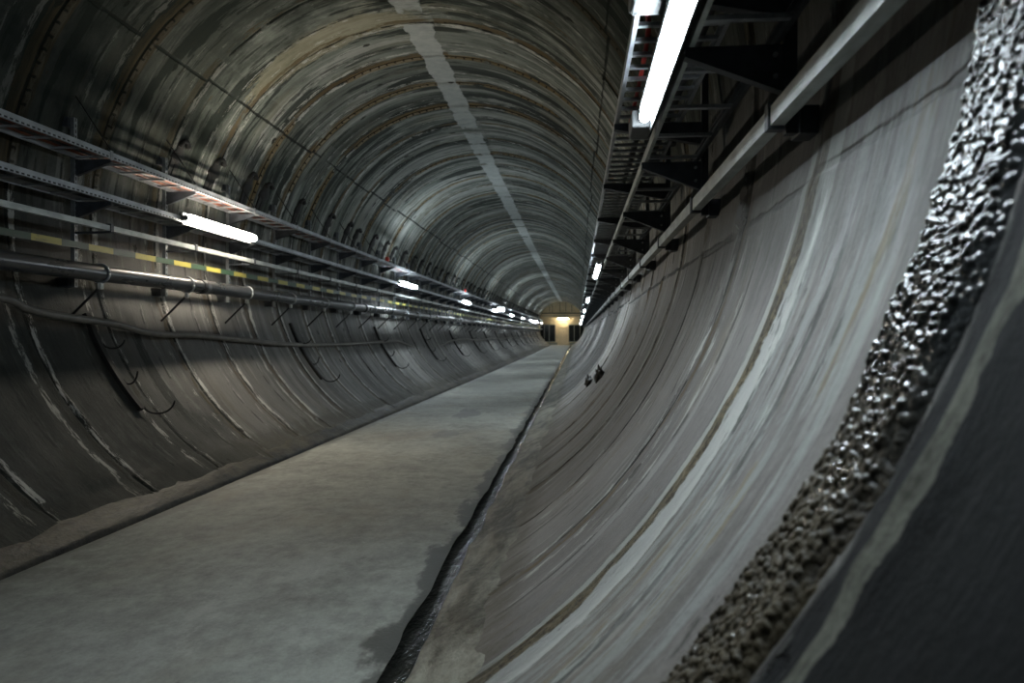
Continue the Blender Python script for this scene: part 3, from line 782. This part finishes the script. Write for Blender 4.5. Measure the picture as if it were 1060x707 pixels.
# ------------------------------------------------------------------ tube lights
def luminaire(side, y, mat):
    L = 0.75 if side < 0 else 1.0; r = .042 if side < 0 else .025
    if side < 0: cx, cz = XL + .058, HA + .165
    else: cx, cz = 2.128, HA - .05
    root = empty('tube_light', (cx, y, cz))
    pts = [(cx, y - L + .03 * 0, cz)]
    ends = [(-L, .02), (-L + .006, r * .7), (-L + .02, r * .92), (-L + .045, r), (L - .045, r), (L - .02, r * .92), (L - .006, r * .7), (L, .02)]
    MB().tube([(cx, y + a, cz) for a, _ in ends], [b for _, b in ends], 16).build('diffuser', mat, root)
    if side < 0: MB().box(XL + .0005, XL + .008, y - L - .02, y + L + .02, cz - .062, cz + .062).box(XL + .007, XL + .03, y - L + .02, y + L - .02, cz - .02, cz + .02).build('housing', M['housing'], root, .003)
    else: MB().box(cx - .026, 2.1975, y - L + .02, y + L - .02, cz + .029, cz + .055).box(cx + .029, cx + .036, y - L - .03, y + L + .03, cz - .05, cz + .03).build('housing', M['housing'], root, .004)
    for s in (-1, 1):
        if side < 0: MB().box(XL + .0005, cx + .012, y + s * (L + .022) - .02, y + s * (L + .022) + .02, cz - .025, cz + .025).build('end_cap', M['box_grey'], root, .006)
        else: MB().box(cx - .02, cx + .028, y + s * (L + .022) - .02, y + s * (L + .022) + .02, cz + .0, cz + .055).build('end_cap', M['box_grey'], root, .006)
    if side > 0:
        MB().box(cx - .05, cx + .045, y + L + .07, y + L + .28, cz - .02, cz + .06).build('junction_box', M['box_grey'], root, .008)
        MB().tube([(cx + .02, y + L + .10, cz - .012), (cx + .03, y + L + .04, cz - .03), (cx + .035, y + L - .01, cz + .02)], .006, 6).build('lead', M['black_cable'], root)
    return root
LY = [7.70 + 8.86 * i for i in range(9)]
RY = [2.27 + 8.73 * i for i in range(9)]
for side, ysl, wall_, mats in ((-1, LY, 'left', ('tube_warm', 'tube_cool')), (1, RY, 'right', ('tube_right', 'tube_right'))):
    f_w = luminaire(side, ysl[0], M[mats[0]]); f_c = None
    tag(f_w, 'warm white lit tube light on left wall, nearest and largest on that side' if side < 0 else 'bright white lit tube light overhead at right, nearest of those along right wall', 'tube light', 'tube lights on the %s wall' % wall_)
    f_c = luminaire(side, ysl[1], M[mats[1]]); bpy.context.view_layer.update(); reg(f_c); base = f_c.location.copy()
    y1 = ysl[1]
    for i, y in enumerate(ysl[1:]):
        l_ = f_c if i == 0 else copy_tree(f_c)
        l_.location = (base.x + offx(y), y, base.z + offz(y))
        if i < 5: tag(l_, '%s lit tube light along the %s wall, counting from the near one' % (ORD[i + 1], wall_), 'tube light', 'tube lights on the %s wall' % wall_)
        else: tag(l_, 'tiny distant lit tube light at the far end of the %s wall' % wall_, 'tube light', 'tube lights on the %s wall' % wall_)

# lit sign boxes that hang between the left trays
for k, (y, lab) in enumerate(((37.1, 'nearer of two small lit sign boxes between the left trays'), (66.2, 'farther of two small lit sign boxes between the left trays'))):
    p = P(-2.05, y, HA + (.387 if k == 0 else .36) - offz(y))
    root = empty('lit_sign', p, lab, 'sign', 'lit sign boxes on the left')
    MB().box(p.x - .19, p.x + .19, p.y - .03, p.y + .03, p.z - .11, p.z + .11).build('case', M['grey_box'], root, .006)
    MB().box(p.x - .18, p.x + .18, p.y - .036, p.y - .031, p.z - .10, p.z + .10).build('panel', M['sign'], root)
    MB().box(p.x - .06, p.x - .04, p.y - .01, p.y + .01, p.z + .11, HA + .488 + offz(y)).build('hanger', M['steel'], root)

# red boxes on the edge of the top tray
for k, y in enumerate((14.85, 25.4)):
    p = P(XL - .005, y, HA + .543)
    root = empty('red_box', p, ('nearer' if k == 0 else 'farther') + ' small red box on the edge of the top left cable tray', 'box', 'red boxes on the top left tray')
    MB().box(p.x - .03, p.x + .035, y - .055, y + .055, p.z - .001, p.z + .085).build('case', M['red'], root, .008)
    MB().tube([(p.x, y + .05, p.z + .02), (p.x - .02, y + .12, p.z + .03), (p.x - .06, y + .2, p.z - .01)], .008, 6).build('lead', M['red'], root)

# grey box and red lead above the near right light
root = empty('junction_box', (2.09, 2.34, HA + .095), 'pale grey junction box under right upper tray beside the near tube light', 'junction box')
MB().box(2.0, 2.17, 2.21, 2.47, HA + .06, HA + .149).build('case', M['box_grey'], root, .008)
MB().box(2.01, 2.16, 2.22, 2.46, HA + .050, HA + .060).build('lid', M['box_grey'], root, .004)
for (x, y) in ((2.025, 2.235), (2.145, 2.445), (2.145, 2.235), (2.025, 2.445)):
    MB().tube([(x, y, HA + .051), (x, y, HA + .046)], .007, 8).build('screw', M['steel'], root)
pts = catmull([(1.998, 2.38, HA + .10), (1.96, 2.38, HA + .12), (1.955, 2.45, HA + .20), (2.00, 2.62, HA + .25), (2.09, 2.75, HA + .195), (2.12, 3.2, HA + .186), (2.13, 4.2, HA + .186)], 6)
tag(MB().tube(pts, .011, 8).build('red_cable', M['red']), 'red cable looping from grey junction box over right tray edge', 'cable')

# cables lying in the trays
def tray_cable(x, z, r, mat, label, seed, y0=YA + .3):
    rr = random.Random(seed); pts = []
    y = y0; i = 0
    while y < YB - 1:
        pts.append(P(x + rr.uniform(-.012, .012), y, z + r)); y += 1.2; i += 1
    tag(MB().tube(pts, r, 7).build('tray_cable', M[mat]), label, 'cable', 'cables lying in the trays')
zt = HA + .485 + .0215
tray_cable(-2.155, zt, .016, 'red_cable', 'orange-brown cable in topmost left tray, nearest its outer edge', 1)
tray_cable(-2.215, zt, .019, 'red_cable', 'thick orange-brown cable in the middle of topmost left tray', 2)
tray_cable(-2.275, zt, .016, 'black_cable', 'black cable in topmost left tray, beside the orange-brown cables', 3)
tray_cable(-2.335, zt, .018, 'red_cable', 'orange-brown cable in topmost left tray, nearest the wall', 4)
zt = HA + .125 + .0215
tray_cable(-2.18, zt, .02, 'black_cable', 'black cable in middle left tray, nearer its outer edge', 5)
tray_cable(-2.29, zt, .022, 'black_cable', 'black cable in middle left tray, nearer the wall', 6)
zt = HA + .15 + .0215
tray_cable(2.20, zt, .02, 'black_cable', 'black cable in upper right tray, nearest the walkway', 7)
tray_cable(2.26, zt, .018, 'black_cable', 'black cable in the middle of upper right tray', 8)
tray_cable(2.33, zt, .024, 'black_cable', 'thick black cable in upper right tray, nearest the wall', 9)
zt = HA + .015 + .0215

# ------------------------------------------------------------------ far end of the tunnel
def ew(px, py): return 1.826 + (px - 596.3) * .11067, 1.272 + (348.8 - py) * .11067
OX, OZ = offx(YB), offz(YB)
n = 48; rim = [(OX + (R + .1) * math.cos(2 * PI * k / n), OZ + HA + (R + .1) * math.sin(2 * PI * k / n)) for k in range(n)]
tag(MB().prism(rim, YB - .02, YB + .2).build('wall_back', M['plaster']), kind='structure')
def rect(x0, y0, x1, y1):
    a, b = ew(x0, y1), ew(x1, y0); return a[0], b[0], a[1], b[1]
yb = YB - .02
for nme, (l, t, r2, b), mull in (('window_1', (559.3, 336.3, 574.9, 353.6), (563.6, 568.6)), ('window_2', (588.7, 336.3, 604.5, 353.6), (594.3, 600.3))):
    x0, x1, z0, z1 = rect(l, t, r2, b)
    root = tag(empty(nme, (x0, yb, z0)), kind='structure')
    MB().box(x0, x1, yb - .03, yb, z0, z1).build('pane', M['glass'], root)
    fr = MB().box(x0, x1, yb - .06, yb, z0 - .07, z0 + .03).box(x0, x1, yb - .06, yb, z1 - .03, z1 + .05).box(x0 - .04, x0 + .03, yb - .06, yb, z0, z1).box(x1 - .03, x1 + .04, yb - .06, yb, z0, z1)
    fr.build('window_frame', M['frame'], root)
    for mpx in mull:
        xm = ew(mpx, 0)[0]
        MB().box(xm - .03, xm + .03, yb - .06, yb - .03, z0, z1).build('mullion', M['frame'], root)
x0, x1, z0, z1 = rect(579.6, 339.6, 588.0, 356.8)
root = tag(empty('door_1', (x0, yb, z0)), kind='structure')
MB().box(x0, x1, yb - .04, yb, z0, z1).build('door_leaf', M['door'], root)
MB().box(x0 - .07, x0, yb - .07, yb, z0, z1 + .07).box(x1, x1 + .07, yb - .07, yb, z0, z1 + .07).box(x0, x1, yb - .07, yb, z1, z1 + .07).build('door_frame', M['plaster'], root)
MB().box(x0 + .42, x0 + .50, yb - .07, yb - .04, z0 + 1.45, z0 + 1.50).build('door_plate', M['iron'], root)
MB().box(x1 - .14, x1 - .06, yb - .09, yb - .04, z0 + 1.0, z0 + 1.04).build('door_handle', M['iron'], root)
# plinth strip under the windows, beams and thin uprights across the arch
za = ew(0, 357)[1]
tag(MB().box(OX - 1.7, ew(577, 0)[0], yb - .05, yb, za, za + .25).box(ew(589.5, 0)[0], OX + 1.7, yb - .05, yb, za, za + .25).build('trim_3', M['frame']), kind='structure')
def half(z): return math.sqrt(max(.01, (R - .02) ** 2 - (z - HA - OZ) ** 2))
zb1, zb2 = ew(0, 324.5)[1], ew(0, 327.0)[1]
tag(MB().box(OX - half(zb1), OX + half(zb1), YB - .55, YB - .45, zb1 - .05, zb1 + .05).build('beam', M['dark_steel']), 'dark steel beam across the tan end wall above the lamp', 'beam')
tag(MB().box(OX - half(zb2), OX + half(zb2), YB - .12, YB - .021, zb2 - .04, zb2 + .03).build('trim_4', M['frame']), kind='structure')
for k, px in enumerate((568.9, 571.7, 579.7, 585.6, 591.8)):
    xm = ew(px, 0)[0]; zt_ = HA + OZ + math.sqrt((R - .03) ** 2 - (xm - OX) ** 2)
    tag(MB().box(xm - .025, xm + .025, YB - .07, YB - .021, zb1 + .0, zt_).build('upright', M['dark_steel']), '%s thin dark upright in the arch of the end wall, counting from left' % ORD[k], 'upright', 'thin uprights in the end wall arch')
x0, x1, z0, z1 = rect(577.6, 328.6, 588.2, 331.2)
root = empty('end_wall_lamp', ((x0 + x1) / 2, yb, z0), 'lit warm strip lamp on the end wall above the door', 'lamp')
MB().box(x0 + .02, x1 - .02, yb - .66, yb, (z0 + z1) / 2 + .05, (z0 + z1) / 2 + .09).build('housing', M['grey_box'], root)
MB().tube([(q, yb - .64, (z0 + z1) / 2) for q in (x0, x0 + .02, x1 - .02, x1)], [.03, .042, .042, .03], 12).build('diffuser', M['end_lamp'], root)

# ------------------------------------------------------------------ world, camera, view
w = bpy.data.worlds.new('tunnel_world'); SC.world = w; w.use_nodes = True
w.node_tree.nodes['Background'].inputs[0].default_value = (0.02, 0.024, 0.028, 1)
w.node_tree.nodes['Background'].inputs[1].default_value = 1.0
cam = bpy.data.cameras.new('camera'); co = bpy.data.objects.new('camera', cam); COL.objects.link(co); SC.camera = co
cam.sensor_width = 36.0; cam.lens = 750.0 / 1060.0 * 36.0; cam.clip_start = 0.02; cam.clip_end = 300
co.location = (0.69685 * R, 0.0, HA - 0.39072 * R)
co.rotation_euler = (PI / 2 - 0.00631, 0.0, 0.08823)
cam.dof.use_dof = True; cam.dof.focus_distance = 4.4; cam.dof.aperture_fstop = 2.7
vs = SC.view_settings
SC.display_settings.display_device = 'sRGB'
vs.view_transform = 'Standard'; vs.look = 'None'; vs.gamma = 1.0; vs.exposure = 0.0; vs.use_curve_mapping = False
SC.cycles.use_denoising = True
SC.cycles.max_bounces = 8; SC.cycles.diffuse_bounces = 4; SC.cycles.glossy_bounces = 3; SC.cycles.use_light_tree = True
SC.cycles.sample_clamp_indirect = 4.0
